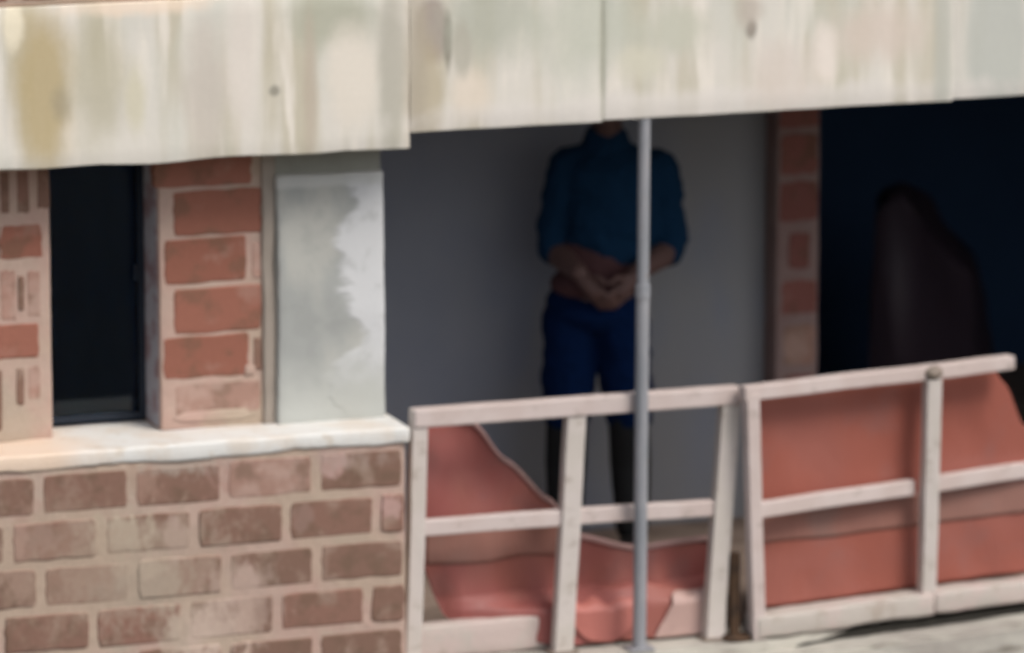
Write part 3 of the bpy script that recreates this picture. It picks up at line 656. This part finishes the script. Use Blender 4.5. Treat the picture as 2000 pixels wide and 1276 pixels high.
ell(bm, hip, (.15, .105, .12)); ell(bm, (hip + ch) / 2, (.135, .095, .2)); ell(bm, ch, (.155, .11, .17)); ell(bm, ch + Vector((0, 0, .1)), (.15, .09, .09))
chain(bm, [(nk - Vector((0, 0, .05)), .06), (nk + Vector((0, -.01, .1)), .05)])
for s_, e_, w_ in ((shL, elL, wrL), (shR, elR, wrR)): chain(bm, [(s_, .056), (e_, .043), (e_ + (w_ - e_) * .35, .042), (w_, .029)])
for h_, k_, a_ in ((hL, kL, aL), (hR, kR, aR)):
    chain(bm, [(h_, .085), (k_, .055), ((k_ + a_) / 2 + Vector((0, .02, .05)), .052), (a_, .036)])
    ell(bm, a_ + Vector((0, -.06, -.035)), (.04, .115, .032))
# hands: palms turned in, fingers curled round each other
for w_, sg in ((wrL, 1), (wrR, -1)):
    dirx = Vector((sg * .62, -.2, -.72)).normalized(); side = Vector((sg * .7, -.65, .2)); side = (side - dirx * side.dot(dirx)).normalized()
    pc = w_ + dirx * .045; cap(bm, w_, pc, .024, .03, 1, 1); cap(bm, pc, pc + dirx * .035, .03, .03)
    for i, L in enumerate((.066, .076, .072, .056)):
        b0 = pc + dirx * .045 + side * (.030 - .020 * i); b1 = b0 + dirx * L * .45; cu = Vector((sg * .25, .75, -.5)).normalized()
        b2 = b1 + (dirx * .35 + cu).normalized() * L * .34; b3 = b2 + cu * L * .28
        chain(bm, [(b0, .0092), (b1, .0086), (b2, .008), (b3, .007)])
    t0 = pc - dirx * .005 + side * .028; t1 = t0 + (dirx * .6 + side).normalized() * .034; chain(bm, [(t0, .0115), (t1, .010), (t1 + (dirx + side * .25).normalized() * .03, .0085)])
hc = nk + Vector((0, -.02, .175))
ell(bm, hc + Vector((0, .012, .03)), (.074, .092, .088)); ell(bm, hc + Vector((0, -.02, -.045)), (.057, .068, .068)); ell(bm, hc + Vector((0, -.055, -.092)), (.03, .026, .022))
chain(bm, [(hc + Vector((0, -.082, .01)), .009), (hc + Vector((0, -.103, -.028)), .013)])
for sg in (-1, 1):
    ell(bm, hc + Vector((sg * .012, -.092, -.032)), (.009, .009, .007)); ell(bm, hc + Vector((sg * .076, .008, -.005)), (.009, .018, .03)); ell(bm, hc + Vector((sg * .03, -.078, .028)), (.022, .010, .008))
ell(bm, hc + Vector((0, -.086, -.062)), (.022, .008, .005)); ell(bm, hc + Vector((0, -.084, -.072)), (.019, .008, .006))
body = fuse('body', bm, 'skin', person, .005, 5)
for sg in (-1, 1):
    bm = bmesh.new(); ell(bm, hc + Vector((sg * .03, -.0765, .008)), (.013, .010, .008)); e = obj('eye', bm, 'eye', person, True)
    bm = bmesh.new(); ell(bm, hc + Vector((sg * .03, -.0845, .008)), (.005, .003, .005)); obj('iris', bm, 'iris', e, True)
bm = bmesh.new(); ell(bm, hc + Vector((0, .022, .045)), (.080, .094, .085)); ell(bm, hc + Vector((0, .06, -.01)), (.066, .05, .07))
for v in list(bm.verts):
    if v.co.y < hc.y - .05 and v.co.z < hc.z + .06: v.co.y = hc.y - .05
fuse('hair', bm, 'hair', person, .006, 3, .004)
bm = bmesh.new()
ell(bm, ch - Vector((0, 0, .02)), (.165, .122, .19)); ell(bm, ch + Vector((.0, -.004, .09)), (.172, .118, .115)); ell(bm, ch + Vector((-.01, 0, -.11)), (.155, .118, .14))
chain(bm, [(nk + Vector((0, .012, -.06)), .105), (nk + Vector((0, .002, .03)), .072)])
for s_, e_, w_ in ((shL, elL, wrL), (shR, elR, wrR)):
    chain(bm, [(nk + (s_ - nk) * .4 + Vector((0, 0, -.02)), .06), (s_, .066), (e_ + (s_ - e_) * .1, .060), (e_ + (w_ - e_) * .12, .052)])
fuse('shirt', bm, 'shirt', person, .008, 6, .013)
bm = bmesh.new(); ell(bm, (hip + ch) / 2 + Vector((-.005, 0, -.005)), (.148, .112, .13)); ell(bm, hip + Vector((0, 0, .06)), (.152, .116, .08))
fuse('undershirt', bm, 'vest', person, .008, 5, .005)
bm = bmesh.new(); ell(bm, hip + Vector((-.008, 0, -.03)), (.158, .128, .085))
for h_, k_ in ((hL, kL), (hR, kR)): chain(bm, [(h_, .092), (k_ + Vector((0, 0, .03)), .085)])
fuse('shorts', bm, 'shorts', person, .008, 5, .012)
for h_, k_, a_ in ((hL, kL, aL), (hR, kR, aR)):
    bm = bmesh.new(); chain(bm, [(k_ + Vector((0, 0, .10)), .062), (k_, .070), ((k_ + a_) / 2 + Vector((0, .02, .05)), .070), (a_ + Vector((0, 0, .02)), .058)]); fuse('trouser_leg', bm, 'leg', person, .008, 4)
    bm = bmesh.new(); ell(bm, a_ + Vector((0, -.06, -.035)), (.047, .125, .036)); ell(bm, a_ + Vector((0, .01, -.01)), (.044, .05, .055))
    for v in bm.verts: v.co.z = max(v.co.z, .0)
    fuse('shoe', bm, 'shoe', person, .006, 2)
